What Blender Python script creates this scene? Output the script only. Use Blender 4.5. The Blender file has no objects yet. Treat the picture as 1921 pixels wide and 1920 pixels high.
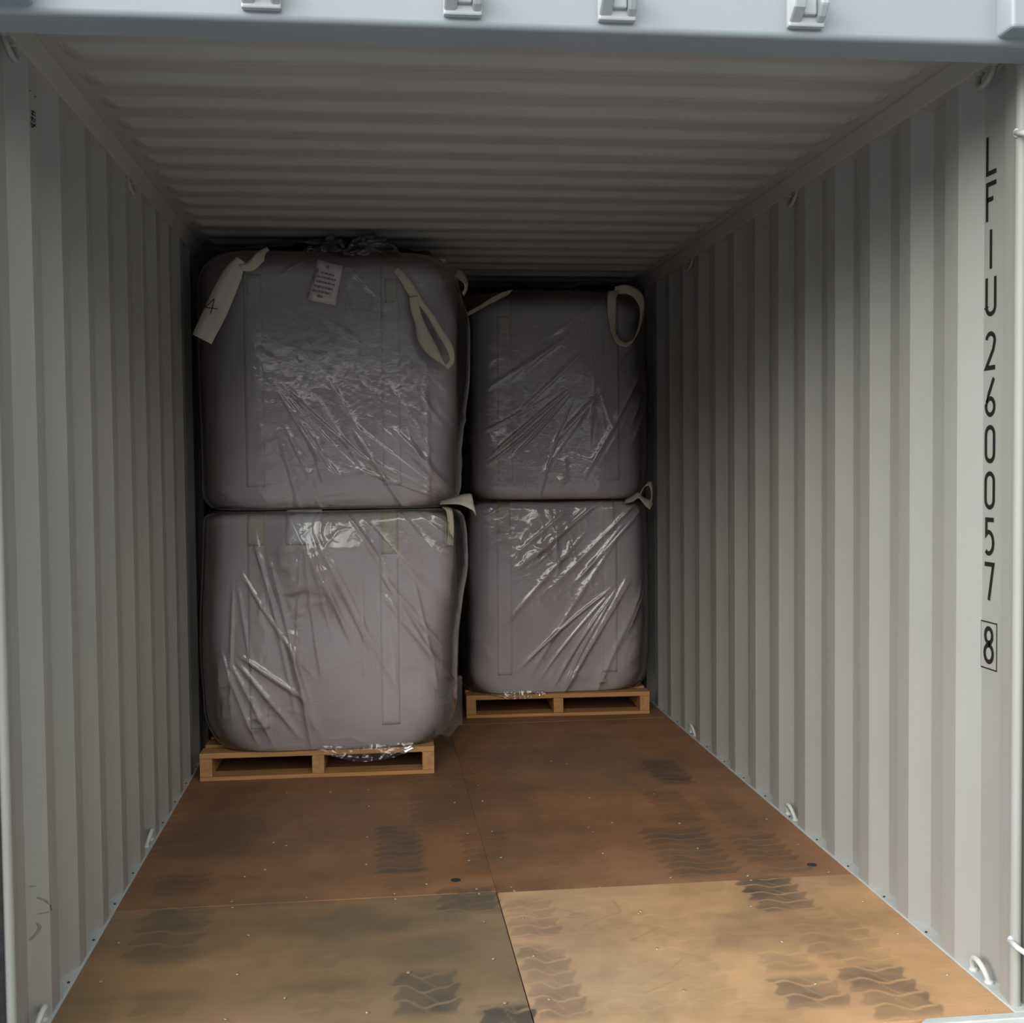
import bpy, bmesh, math, random
import numpy as np
from mathutils import Vector, Matrix

# ------------------------------------------------------------------ camera, sky, exposure
S = bpy.context.scene
COL = S.collection
CAM = Vector((-0.3648, -2.66, 1.3496))
YAW, PITCH, ROLL, FPX = 0.1162, 0.0405, -0.0101, 2214.35
FW = Vector((math.sin(YAW)*math.cos(PITCH), math.cos(YAW)*math.cos(PITCH), -math.sin(PITCH)))
_rt = Vector((math.cos(YAW), -math.sin(YAW), 0)); _up = _rt.cross(FW)
RT = math.cos(ROLL)*_rt + math.sin(ROLL)*_up
UP = -math.sin(ROLL)*_rt + math.cos(ROLL)*_up
cd = bpy.data.cameras.new('camera'); cam = bpy.data.objects.new('camera', cd); COL.objects.link(cam)
cd.sensor_fit = 'HORIZONTAL'; cd.sensor_width = 36.0; cd.lens = 36.0*FPX/1921.0
cd.clip_start = 0.05; cd.clip_end = 500
cam.matrix_world = Matrix(((RT.x, UP.x, -FW.x, CAM.x), (RT.y, UP.y, -FW.y, CAM.y), (RT.z, UP.z, -FW.z, CAM.z), (0, 0, 0, 1)))
S.camera = cam
S.view_settings.view_transform = 'Standard'; S.view_settings.look = 'None'
S.view_settings.gamma = 1.0; S.view_settings.use_curve_mapping = False
S.view_settings.exposure = 0.0
try:
    S.cycles.max_bounces = 12; S.cycles.diffuse_bounces = 6; S.cycles.transparent_max_bounces = 24
    S.cycles.caustics_reflective = False; S.cycles.caustics_refractive = False
    S.cycles.use_denoising = True; S.cycles.sample_clamp_indirect = 8.0
except Exception:
    pass

def make_world():
    w = bpy.data.worlds.new('overcast_sky'); S.world = w; w.use_nodes = True
    n = w.node_tree.nodes; l = w.node_tree.links; n.clear()
    out = n.new('ShaderNodeOutputWorld'); bg = n.new('ShaderNodeBackground')
    tc = n.new('ShaderNodeTexCoord'); sx = n.new('ShaderNodeSeparateXYZ')
    l.new(tc.outputs['Generated'], sx.inputs[0])
    r = n.new('ShaderNodeValToRGB'); e = r.color_ramp
    for k, (p, c, tint) in enumerate(SKY_STOPS):
        q = e.elements[k] if k < 2 else e.elements.new(p)
        q.position = p; q.color = (c*tint[0], c*tint[1], c*tint[2], 1)
    mr = n.new('ShaderNodeMapRange'); mr.inputs[1].default_value = -1; mr.inputs[2].default_value = 1
    l.new(sx.outputs['Z'], mr.inputs[0]); l.new(mr.outputs[0], r.inputs[0])
    # the clouds are thinner, so brighter, on the left of the doors
    mx = n.new('ShaderNodeMapRange'); mx.inputs[1].default_value = -1; mx.inputs[2].default_value = 1
    l.new(sx.outputs['X'], mx.inputs[0])
    mx.inputs[3].default_value = 1.0; mx.inputs[4].default_value = 0.0
    pw = n.new('ShaderNodeMath'); pw.operation = 'POWER'; pw.inputs[1].default_value = 1.7
    lr = n.new('ShaderNodeMapRange'); lr.inputs[3].default_value = SKY_RIGHT; lr.inputs[4].default_value = SKY_LEFT
    l.new(mx.outputs[0], pw.inputs[0]); l.new(pw.outputs[0], lr.inputs[0])
    m = n.new('ShaderNodeMath'); m.operation = 'MULTIPLY'; m.inputs[1].default_value = SKY
    l.new(lr.outputs[0], m.inputs[0])
    l.new(r.outputs[0], bg.inputs[0]); l.new(m.outputs[0], bg.inputs[1]); l.new(bg.outputs[0], out.inputs[0])
SKY, SKY_LEFT, SKY_RIGHT = 1.50, 3.7, 0.40
WARM, COOL = (1.02, 1.0, .95), (.90, 1.0, 1.07)
# (0.5 + half the sine of the height, brightness, tint): dim skyline, bright cloud low down, duller overhead
SKY_STOPS = ((0.0, .05, WARM), (1.0, .40, COOL), (.50, .05, WARM), (.545, .10, WARM), (.575, .45, WARM), (.62, 1.9, WARM), (.70, 2.1, WARM), (.82, .80, COOL))
make_world()

# ------------------------------------------------------------------ helpers
def at(px, py, y):
    """the point at depth y (metres behind the door sill) seen at pixel px, py of the photograph"""
    d = FW + RT*((px-960.5)/FPX) - UP*((py-960)/FPX)
    return CAM + d*((y-CAM.y)/d.y)
def at_z(px, py, z=0.0):
    d = FW + RT*((px-960.5)/FPX) - UP*((py-960)/FPX)
    return CAM + d*((z-CAM.z)/d.z)
def link(o, parent=None):
    COL.objects.link(o)
    if parent is not None: o.parent = parent
    return o
def tag(o, label=None, cat=None, group=None, kind=None):
    for k, v in (('label', label), ('category', cat), ('group', group), ('kind', kind)):
        if v: o[k] = v
    return o
def empty(name, loc, rz=0.0):
    o = bpy.data.objects.new(name, None); link(o); o.location = loc; o.rotation_euler = (0, 0, rz)
    o.empty_display_size = .1
    return o
def pydata(name, verts, faces, m, parent=None, smooth=False, solid=None):
    me = bpy.data.meshes.new(name); me.from_pydata([tuple(v) for v in verts], [], faces); me.update()
    if m: me.materials.append(m)
    if smooth: me.polygons.foreach_set('use_smooth', [True]*len(me.polygons))
    o = link(bpy.data.objects.new(name, me), parent)
    if solid:
        s = o.modifiers.new('thickness', 'SOLIDIFY'); s.thickness = solid; s.offset = 0
    return o
class MB:
    """collects shapes into one mesh"""
    def __init__(s): s.v = []; s.f = []
    def add(s, v, f):
        n = len(s.v); s.v += [tuple(p) for p in v]; s.f += [tuple(i+n for i in q) for q in f]; return s
    def box(s, lo, hi):
        x0, y0, z0 = lo; x1, y1, z1 = hi
        return s.add([(x0,y0,z0),(x1,y0,z0),(x1,y1,z0),(x0,y1,z0),(x0,y0,z1),(x1,y0,z1),(x1,y1,z1),(x0,y1,z1)],
                     [(0,3,2,1),(4,5,6,7),(0,1,5,4),(1,2,6,5),(2,3,7,6),(3,0,4,7)])
    def prism(s, poly, axis, a, b):
        """poly of 2-D points extruded along an axis ('x': poly=(y,z); 'y': (x,z); 'z': (x,y))"""
        k = len(poly)
        def P(u, w, t): return {'x': (t,u,w), 'y': (u,t,w), 'z': (u,w,t)}[axis]
        v = [P(u,w,a) for u,w in poly]+[P(u,w,b) for u,w in poly]
        f = [tuple(range(k)), tuple(range(2*k-1, k-1, -1))]+[(i,(i+1)%k,k+(i+1)%k,k+i) for i in range(k)]
        return s.add(v, f)
    def tube(s, pts, r, n=10):
        pts = [Vector(p) for p in pts]; v = []; f = []
        prev = None
        for i, p in enumerate(pts):
            t = (pts[min(i+1, len(pts)-1)]-pts[max(i-1, 0)]).normalized()
            if prev is None: a = t.orthogonal().normalized()
            else: a = (prev-t*prev.dot(t)).normalized()
            prev = a; b = t.cross(a)
            v += [p+(a*math.cos(2*math.pi*k/n)+b*math.sin(2*math.pi*k/n))*r for k in range(n)]
        for i in range(len(pts)-1):
            f += [(i*n+k, i*n+(k+1)%n, (i+1)*n+(k+1)%n, (i+1)*n+k) for k in range(n)]
        f += [tuple(range(n-1, -1, -1)), tuple(range((len(pts)-1)*n, len(pts)*n))]
        return s.add(v, f)
    def build(s, name, m, parent=None, bevel=0, smooth=False, seg=2):
        me = bpy.data.meshes.new(name); me.from_pydata(s.v, [], s.f); me.update()
        bm = bmesh.new(); bm.from_mesh(me); bmesh.ops.recalc_face_normals(bm, faces=bm.faces); bm.to_mesh(me); bm.free()
        if m: me.materials.append(m)
        if smooth: me.polygons.foreach_set('use_smooth', [True]*len(me.polygons))
        o = link(bpy.data.objects.new(name, me), parent)
        if bevel:
            b = o.modifiers.new('bevel', 'BEVEL'); b.width = bevel; b.segments = seg; b.limit_method = 'ANGLE'; b.angle_limit = .7
        return o
def copy_tree(o, parent=None):
    c = o.copy(); COL.objects.link(c)
    if parent is not None: c.parent = parent
    for ch in o.children: copy_tree(ch, c)
    return c
def vnoise(x, y, seed=0, n=64):
    """smooth value noise on numpy arrays, about -1..1"""
    g = np.random.RandomState(seed).rand(n, n)*2-1
    xi = np.floor(x).astype(int); yi = np.floor(y).astype(int); fx = x-xi; fy = y-yi
    fx = fx*fx*(3-2*fx); fy = fy*fy*(3-2*fy)
    a = g[xi % n, yi % n]; b = g[(xi+1) % n, yi % n]; c = g[xi % n, (yi+1) % n]; d = g[(xi+1) % n, (yi+1) % n]
    return (a*(1-fx)+b*fx)*(1-fy)+(c*(1-fx)+d*fx)*fy
def fbm(x, y, seed=0, oct=4):
    r = 0; a = 1
    for i in range(oct): r = r+a*vnoise(x*2**i, y*2**i, seed+i*7); a *= .5
    return r
def sstep(a, b, x):
    t = np.clip((x-a)/(b-a), 0, 1); return t*t*(3-2*t)

# ------------------------------------------------------------------ materials
def mat(name, col, rough=.5, spec=.5, metal=0.0):
    m = bpy.data.materials.new(name); m.use_nodes = True
    b = m.node_tree.nodes['Principled BSDF']
    b.inputs['Base Color'].default_value = (*col, 1); b.inputs['Roughness'].default_value = rough
    b.inputs['Specular IOR Level'].default_value = spec; b.inputs['Metallic'].default_value = metal
    return m
def noisy(m, col, col2, scale, detail=4, lo=.35, hi=.65, stretch=(1,1,1), bump=0.0, bscale=None):
    """mottled colour between col and col2, optional fine bump"""
    nt = m.node_tree; n = nt.nodes; l = nt.links; b = n['Principled BSDF']
    tc = n.new('ShaderNodeTexCoord'); mp = n.new('ShaderNodeMapping'); mp.inputs['Scale'].default_value = stretch
    no = n.new('ShaderNodeTexNoise'); no.inputs['Scale'].default_value = scale; no.inputs['Detail'].default_value = detail
    mr = n.new('ShaderNodeMapRange'); mr.inputs[1].default_value = lo; mr.inputs[2].default_value = hi
    mx = n.new('ShaderNodeMix'); mx.data_type = 'RGBA'; mx.inputs[6].default_value = (*col, 1); mx.inputs[7].default_value = (*col2, 1)
    l.new(tc.outputs['Object'], mp.inputs[0]); l.new(mp.outputs[0], no.inputs[0]); l.new(no.outputs[0], mr.inputs[0])
    l.new(mr.outputs[0], mx.inputs[0]); l.new(mx.outputs[2], b.inputs['Base Color'])
    if bump:
        nb = n.new('ShaderNodeTexNoise'); nb.inputs['Scale'].default_value = bscale or scale*4
        bp = n.new('ShaderNodeBump'); bp.inputs['Strength'].default_value = bump; bp.inputs['Distance'].default_value = .002
        l.new(mp.outputs[0], nb.inputs[0]); l.new(nb.outputs[0], bp.inputs['Height']); l.new(bp.outputs[0], b.inputs['Normal'])
    return m
M = {}
M['paint'] = noisy(mat('pale_grey_container_paint', (.6,.6,.55), .5, .4), (.37,.37,.345), (.345,.345,.32), 1.3, bump=.12, bscale=60)
M['white_and_skylit'] = noisy(mat('white_paint_and_skylit_ledge', (.75,.77,.74), .45, .5), (.60,.625,.605), (.53,.555,.535), 14, bump=.15, bscale=90)  # white paint; on the floor ledge it stands in for sky light
M['roof_paint'] = noisy(mat('roof_paint', (.58,.57,.52), .55, .35), (.43,.42,.395), (.40,.39,.365), 1.5)
M['header_sky_tinted_paint'] = noisy(mat('header_sky_tinted_paint', (.66,.68,.67), .45, .5), (.33,.365,.39), (.31,.345,.37), 3.0)  # container paint with the blue of the sky light put into its colour
M['keeper'] = noisy(mat('keeper_paint', (.5,.52,.53), .45, .5), (.47,.50,.51), (.43,.46,.47), 12)
M['gasket'] = noisy(mat('black_door_rubber', (.035,.037,.04), .6, .4), (.032,.034,.037), (.05,.052,.055), 30)
M['black'] = mat('black_lettering_paint', (.012,.012,.012), .55, .3)
M['dent_shade'] = mat('dent_shade_grey', (.24,.24,.225), .7, .2)  # darker grey that stands in for shading in the wall dents
M['bolt'] = mat('dark_bolt', (.03,.03,.03), .5, .4)
M['steel'] = noisy(mat('sill_steel', (.2,.21,.23), .5, .5), (.19,.2,.22), (.26,.27,.29), 20)
M['concrete'] = noisy(mat('yard_concrete', (.28,.28,.27), .9, .2), (.22,.23,.25), (.18,.19,.205), 3.0, bump=.2)
M['screw'] = mat('bright_screw_head', (.52,.45,.35), .4, .6, .6)
M['ink'] = mat('marker_ink', (.02,.018,.018), .7, .2)
M['print'] = mat('label_print', (.10,.10,.10), .7, .2)
M['paper'] = noisy(mat('white_label_paper', (.74,.74,.74), .6, .3), (.76,.76,.76), (.70,.70,.70), 20)
M['pouch'] = noisy(mat('document_pouch', (.6,.58,.56), .35, .5), (.60,.555,.55), (.55,.505,.50), 18)

def wood(name, c1, c2, axis):
    m = mat(name, c1, .75, .25); st = {'x': (2, 34, 34), 'y': (34, 2, 34)}[axis]
    return noisy(m, c1, c2, 1.6, 6, .3, .7, st, bump=.25, bscale=4)
M['pine_x'] = wood('pine_deck_board', (.62,.36,.155), (.47,.25,.095), 'x')
M['pine_y'] = wood('pine_stringer', (.60,.34,.145), (.44,.23,.09), 'y')

def floor_material():
    m = mat('stained_plywood', (.3,.18,.09), .55, .3); nt = m.node_tree; n = nt.nodes; l = nt.links; b = n['Principled BSDF']
    a = n.new('ShaderNodeAttribute'); a.attribute_name = 'veneer'
    tc = n.new('ShaderNodeTexCoord'); mp = n.new('ShaderNodeMapping'); mp.inputs['Scale'].default_value = (3.0, 90, 1)
    no = n.new('ShaderNodeTexNoise'); no.inputs['Scale'].default_value = 2.2; no.inputs['Detail'].default_value = 5
    mr = n.new('ShaderNodeMapRange'); mr.inputs[1].default_value = .25; mr.inputs[2].default_value = .75
    mr.inputs[3].default_value = .93; mr.inputs[4].default_value = 1.07
    mx = n.new('ShaderNodeMix'); mx.data_type = 'RGBA'; mx.blend_type = 'MULTIPLY'; mx.inputs[0].default_value = 1
    l.new(tc.outputs['Object'], mp.inputs[0]); l.new(mp.outputs[0], no.inputs[0]); l.new(no.outputs[0], mr.inputs[0])
    l.new(a.outputs['Color'], mx.inputs[6]); l.new(mr.outputs[0], mx.inputs[7]); l.new(mx.outputs[2], b.inputs['Base Color'])
    bp = n.new('ShaderNodeBump'); bp.inputs['Strength'].default_value = .15; bp.inputs['Distance'].default_value = .001
    l.new(no.outputs[0], bp.inputs['Height']); l.new(bp.outputs[0], b.inputs['Normal'])
    return m
M['ply'] = floor_material()

def fabric_material(name, c1, c2, weave=True):
    m = noisy(mat(name, c1, .75, .2), c1, c2, 5.0, 4)
    nt = m.node_tree; n = nt.nodes; l = nt.links; b = n['Principled BSDF']
    tc = n.new('ShaderNodeTexCoord')
    wv = n.new('ShaderNodeTexWave'); wv.bands_direction = 'Z'; wv.inputs['Scale'].default_value = 45; wv.inputs['Distortion'].default_value = 1.5
    wv.inputs['Detail'].default_value = 2
    bp = n.new('ShaderNodeBump'); bp.inputs['Strength'].default_value = .12; bp.inputs['Distance'].default_value = .002
    l.new(tc.outputs['Object'], wv.inputs[0]); l.new(wv.outputs[0], bp.inputs['Height']); l.new(bp.outputs[0], b.inputs['Normal'])
    return m
M['bag'] = fabric_material('woven_bag_fabric', (.62,.56,.572), (.575,.515,.528))
M['panel'] = fabric_material('woven_bag_side_seam_strip', (.65,.59,.595), (.61,.55,.56))
M['web'] = fabric_material('cream_webbing', (.62,.575,.46), (.55,.505,.40))
M['web_pale'] = fabric_material('pale_webbing', (.66,.63,.56), (.60,.57,.50))

def film_material():
    m = bpy.data.materials.new('clear_plastic_film'); m.use_nodes = True
    nt = m.node_tree; n = nt.nodes; l = nt.links; n.clear()
    out = n.new('ShaderNodeOutputMaterial')
    tr = n.new('ShaderNodeBsdfTransparent'); tr.inputs[0].default_value = (.95,.945,.945,1)
    gl = n.new('ShaderNodeBsdfGlossy'); gl.inputs['Roughness'].default_value = .085; gl.inputs[0].default_value = (1,1,1,1)
    df = n.new('ShaderNodeBsdfDiffuse'); df.inputs[0].default_value = (.62,.60,.60,1)
    fr = n.new('ShaderNodeFresnel'); fr.inputs[0].default_value = 1.5
    tc = n.new('ShaderNodeTexCoord')
    no = n.new('ShaderNodeTexNoise'); no.inputs['Scale'].default_value = 26; no.inputs['Detail'].default_value = 5; no.inputs['Distortion'].default_value = .9
    bp = n.new('ShaderNodeBump'); bp.inputs['Strength'].default_value = .28; bp.inputs['Distance'].default_value = .006
    l.new(tc.outputs['Object'], no.inputs[0]); l.new(no.outputs[0], bp.inputs['Height'])
    l.new(bp.outputs[0], gl.inputs['Normal']); l.new(bp.outputs[0], fr.inputs['Normal'])
    mu = n.new('ShaderNodeMath'); mu.operation = 'MULTIPLY'; mu.inputs[1].default_value = FILM_GLOSS; mu.use_clamp = True
    l.new(fr.outputs[0], mu.inputs[0])
    m1 = n.new('ShaderNodeMixShader'); m1.inputs[0].default_value = FILM_HAZE
    l.new(tr.outputs[0], m1.inputs[1]); l.new(df.outputs[0], m1.inputs[2])
    m2 = n.new('ShaderNodeMixShader'); l.new(mu.outputs[0], m2.inputs[0]); l.new(m1.outputs[0], m2.inputs[1]); l.new(gl.outputs[0], m2.inputs[2])
    l.new(m2.outputs[0], out.inputs[0])
    return m
FILM_GLOSS, FILM_HAZE = 1.75, .04
M['film'] = film_material()
FILM_HAZE = .22
M['film_bunched'] = film_material()

# ------------------------------------------------------------------ the container shell
L = 5.87                    # inside length
XI, XO = 1.172, 1.208       # inner and recessed planes of the corrugated side walls
Y_IN, PIT = 0.315, 0.278    # first inner flat starts here
def side_profile():
    pts = [(0.02, XO), (Y_IN-.068, XO)]
    y = Y_IN
    while y < L-.30:
        pts += [(y, XI), (y+.072, XI), (y+.140, XO), (y+.210, XO)]; y += PIT
    pts += [(y, XI), (L+.05, XI)]
    return pts
def side_wall(name, sgn):
    pr = side_profile(); v = []; f = []
    zs = [-.02, 2.36]
    for z in zs: v += [(sgn*x, y, z) for y, x in pr]
    for z in zs: v += [(sgn*(x+.004), y, z) for y, x in pr]
    k = len(pr)
    for i in range(k-1):
        q = (i, i+1, k+i+1, k+i); f.append(q if sgn < 0 else q[::-1])
        q = (2*k+i, 2*k+i+1, 3*k+i+1, 3*k+i); f.append(q if sgn > 0 else q[::-1])
    mb = MB(); mb.v = v; mb.f = f
    o = mb.build(name, M['paint'], bevel=.006, seg=2)
    return tag(o, kind='structure')
wall_right = side_wall('wall_right', 1); wall_left = side_wall('wall_left', -1)
def back_wall():
    v = []; f = []; pr = []; x = -XO
    while x < XO:
        pr += [(x, L), (x+.07, L), (x+.14, L+.045), (x+.21, L+.045)]; x += .28
    for z in (-.02, 2.42): v += [(a, b, z) for a, b in pr]
    k = len(pr); f = [(i, i+1, k+i+1, k+i) for i in range(k-1)]
    return tag(pydata('wall_back', v, f, M['paint'], solid=.004), kind='structure')
back_wall()

# roof: cross corrugations pressed into a flat sheet, fading out near the rails
def roof():
    P = .2095; edge = 1.458      # a camera-facing slope ends here
    ys = [(-.05, 0), (.10, 0)]
    k0 = math.ceil((.38-edge)/P)
    for k in range(k0, 40):
        y = edge+k*P
        if y > L-.1: break
        ys += [(y-.044, 0), (y, 1), (y+.040, 1), (y+.084, 0)]
    ys += [(L+.06, 0)]
    xs = [(-1.20, 0), (-1.145, 0), (-1.09, .0), (-1.03, 1), (1.03, 1), (1.09, .0), (1.145, 0), (1.20, 0)]
    xs = [(-1.20, 0), (-1.115, 0), (-1.10, .45), (-1.07, 1), (1.07, 1), (1.10, .45), (1.115, 0), (1.20, 0)]
    v = [(x, y, 2.392-.017*d*w) for y, d in ys for x, w in xs]; nx = len(xs)
    f = [(j*nx+i, (j+1)*nx+i, (j+1)*nx+i+1, j*nx+i+1) for j in range(len(ys)-1) for i in range(nx-1)]
    mb = MB(); mb.v = v; mb.f = f
    me_o = pydata('ceiling', v, f, M['roof_paint'], smooth=False)
    b = me_o.modifiers.new('bevel', 'BEVEL'); b.width = .008; b.segments = 2; b.limit_method = 'ANGLE'; b.angle_limit = .25
    s = me_o.modifiers.new('thickness', 'SOLIDIFY'); s.thickness = .003; s.offset = 1
    return tag(me_o, kind='structure')
roof()

for i, s in enumerate((1, -1)):
    # bottom side rail: the ledge behind the floor edge, seen in each recess
    mb = MB().box((min(s*1.166, s*1.24), .0, -.14), (max(s*1.166, s*1.24), L, .004))
    o = mb.build('trim_%d' % (1+i), M['white_and_skylit'], bevel=.002); tag(o, kind='structure')  # ledge whitened in colour for the sky light on its top
    y = Y_IN-.103+PIT
    for k in range(20):
        yy = y+k*PIT
        if yy > L-.3: break
        c = MB().tube([(s*1.177, yy, .003), (s*1.177, yy, .007)], .0036, 8)
        c.build('rail_bolt', M['bolt'], o)
    # top side rail
    mb = MB().prism([(s*1.150, 2.405), (s*1.150, 2.380), (s*1.166, 2.330), (s*1.235, 2.325), (s*1.235, 2.405)], 'y', .0, L)
    tag(mb.build('trim_%d' % (3+i), M['roof_paint'], bevel=.004), kind='structure')
    # corner post: flat inner flange, round nose towards the doors, face turned outward
    poly = [(s*1.21, .118), (s*1.186, .112), (s*1.178, .060)]
    for k in range(15):
        a = math.radians(165)*k/14
        poly.append((s*(1.186-.013*math.cos(a)), .038-.015*math.sin(a)))
    poly += [(s*1.201, .060), (s*1.30, .060), (s*1.30, .118)]
    mb = MB().prism(poly, 'z', -.14, 2.42)
    o = mb.build('trim_%d' % (5+i), M['paint'], smooth=False); tag(o, kind='structure')
    b = o.modifiers.new('bevel', 'BEVEL'); b.width = .003; b.segments = 2; b.limit_method = 'ANGLE'; b.angle_limit = .5
# header beam above the doors, rounded lower edges
def header():
    r = .014; poly = [(.012, 2.44), (.012, 2.282)]
    for k in range(7):
        a = math.pi/2*k/6; poly.append((-.110+r-r*math.sin(a), 2.280+r-r*math.cos(a)))
    poly += [(-.110, 2.44)]
    o = MB().prism(poly, 'x', -1.30, 1.30).build('trim_7', M['header_sky_tinted_paint'])
    b = o.modifiers.new('bevel', 'BEVEL'); b.width = .004; b.segments = 3; b.limit_method = 'ANGLE'; b.angle_limit = .15
    return tag(o, kind='structure')
header()
# door sill: steel plate with a painted lip along the floor edge
o = MB().box((-1.30, -.16, -.16), (1.30, -.004, -.012)).build('trim_8', M['steel'], bevel=.004); tag(o, kind='structure')
MB().prism([(.905, -.030), (1.20, -.030), (1.20, .0), (1.163, .0), (.935, -.001)], 'z', -.014, .004).build('sill_lip', M['white_and_skylit'], o, bevel=.003)
MB().box((-1.20, -.026, -.014), (.84, -.001, .001)).build('sill_lip', M['white_and_skylit'], o, bevel=.003)
# corner castings standing proud of the header
for i, s in enumerate((1, -1)):
    mb = MB().box((min(s*1.042, s*1.30), -.175, 2.296), (max(s*1.042, s*1.30), .01, 2.45))
    tag(mb.build('trim_%d' % (9+i), M['header_sky_tinted_paint'], bevel=.008, seg=3), kind='structure')
# the doors, swung right back along the outside walls, with their rubber seals at the hinge edge
for i, s in enumerate((1, -1)):
    o = MB().box((min(s*1.33, s*1.39), -.06, -.10), (max(s*1.33, s*1.39), 1.12, 2.30)).build('door_%d' % (1+i), M['paint'], bevel=.006)
    tag(o, kind='structure')
    MB().prism([(s*(1.191 if s < 0 else 1.235), .018), (s*(1.20 if s < 0 else 1.245), .052), (s*1.30, .052), (s*1.36, -.03), (s*1.36, -.07), (s*1.225, -.03)], 'z', -.10, 2.27).build('door_gasket', M['gasket'], o, bevel=.004)

# ground outside
pydata('ground', [(-40,-60,-.165),(40,-60,-.165),(40,20,-.165),(-40,20,-.165)], [(0,1,2,3)], M['concrete'])['kind'] = 'structure'

# ------------------------------------------------------------------ floor: plywood sheets, screws, tyre marks
def tyre(x, y, xc, y0, y1, w, pitch, amp, seed, ph=0.0):
    """wavy lugs of one tyre print"""
    u = (x-xc)/(w/2)
    wob = amp*np.sin(u*math.pi*1.0+ph)+amp*.35*np.sin(u*math.pi*2.3+ph*2)
    t = ((y+wob)/pitch) % 1.0
    lug = sstep(.02, .09, t)*(1-sstep(.87, .95, t))
    lug = lug*(1-.45*(1-sstep(.02, .07, np.abs(u-.10+.5*(t-.5)))))
    edge = 1-sstep(.90, 1.02, np.abs(u+.12*np.sin((y+wob)/pitch*2*math.pi)))
    yy = sstep(y0-.02, y0+.03, y)*(1-sstep(y1-.03, y1+.02, y))
    return lug*edge*yy*(.72+.28*fbm(x*9, y*9, seed, 3))
def tw(px, py): p = at_z(px, py); return p.x, p.y
TYRES = []   # (xc, y0, y1, width, pitch, amp, strength, seed)
def T(px0, px1, py_near, py_far, pitch=.072, amp=.012, strength=.6, seed=0, ph=0.0):
    a = at_z(px0, (py_near+py_far)/2); b = at_z(px1, (py_near+py_far)/2)
    n_ = at_z((px0+px1)/2, py_near).y; f_ = at_z((px0+px1)/2, py_far).y
    TYRES.append(((a.x+b.x)/2, n_, f_, b.x-a.x, pitch, amp, strength, seed, ph))
T(1600,1735,1915,1808, .074,.018,.62,1, .4); T(1545,1655,1815,1730, .07,.012,.30,2)
T(1458,1585,1895,1830, .078,.018,.50,3, .8); T(1400,1512,1712,1645, .066,.014,.75,4, .6)
T(1490,1600,1800,1712, .066,.012,.28,5); T(1225,1360,1645,1550, .062,.014,.62,6, .5)
T(1390,1490,1640,1560, .06,.011,.50,7, .5); T(1218,1285,1472,1425, .07,.008,.62,8)
T(1225,1300,1545,1480, .06,.010,.38,9); T(706,790,1640,1548, .06,.012,.62,10, .3)
T(722,806,1668,1645, .06,.012,.50,11); T(740,862,1905,1822, .086,.022,.66,12, 1.4)
T(822,935,1712,1664, .066,.014,.62,13, .7); T(985,1085,1915,1770, .078,.018,.42,14, .7)
T(950,1045,1760,1685, .07,.014,.36,15); T(868,962,1640,1560, .062,.012,.45,16)
T(255,385,1800,1700, .09,.014,.42,17); T(300,480,1610,1540, .07,.01,.34,18)
T(330,480,1560,1470, .08,.01,.30,19); T(770,900,1560,1450, .07,.01,.32,20)
T(250,360,1910,1860, .09,.02,.30,21); T(1330,1400,1560,1480, .06,.010,.26,22)
T(1075,1170,1800,1740, .074,.016,.16,23); T(905,1010,1960,1885, .1,.02,.8,24); T(290,385,1680,1640,.06,.012,.42,25)
T(1090,1240,1910,1690, .085,.03,.15,31,1.0); T(1240,1340,1900,1700, .08,.02,.13,32,.3); T(1400,1500,1830,1720, .07,.014,.18,33); T(560,700,1900,1700, .08,.02,.14,34); T(860,1000,1560,1420, .07,.01,.22,35); T(1000,1130,1660,1540, .066,.014,.20,36)
STAINS = []   # (px, py, rx, ry (m), strength): greyed patches of road dirt
for a in ((320,1730,.10,.09,.55),(320,1790,.11,.06,.45),(520,1690,.30,.05,.30),(650,1740,.30,.12,.35),(600,1850,.14,.05,.30),
          (300,1870,.10,.05,.28),(880,1690,.10,.04,.5),(780,1780,.20,.14,.30),(1100,1760,.18,.14,.22),(1180,1830,.25,.12,.20),
          (1400,1760,.20,.14,.26),(1460,1700,.10,.12,.22),(960,1600,.16,.22,.35),(1010,1560,.12,.16,.25),(1320,1580,.16,.30,.30),
          (430,1560,.18,.25,.35),(360,1660,.14,.05,.30),(850,1510,.12,.35,.35),(780,1440,.20,.3,.3),(1260,1450,.10,.14,.35),(940,1900,.07,.05,.7),
          (860,1480,.1,.3,.3),(1620,1850,.13,.12,.28),(1420,1600,.13,.15,.28)):
    p = at_z(a[0], a[1]); STAINS.append((p.x, p.y, a[2], a[3], a[4]))
CREASES = []  # thin pressed lines in the near right sheet
random.seed(5)
for a in (((1100,1735),(1165,1712),(1150,1690)),((1095,1737),(1155,1738)),((1040,1705),(1110,1720)),((1050,1750),(1100,1768),(1125,1745)),((1200,1850),(1260,1818),(1280,1800)),((1180,1815),(1225,1800)),
          ((1210,1865),(1290,1830)),((1105,1725),(1060,1722)),((1185,1765),(1240,1740))):
    CREASES.append([tw(*q) for q in a])
def seg_dist(x, y, p, q):
    dx, dy = q[0]-p[0], q[1]-p[1]; t = np.clip(((x-p[0])*dx+(y-p[1])*dy)/(dx*dx+dy*dy), 0, 1)
    return np.hypot(x-p[0]-t*dx, y-p[1]-t*dy)
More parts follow.
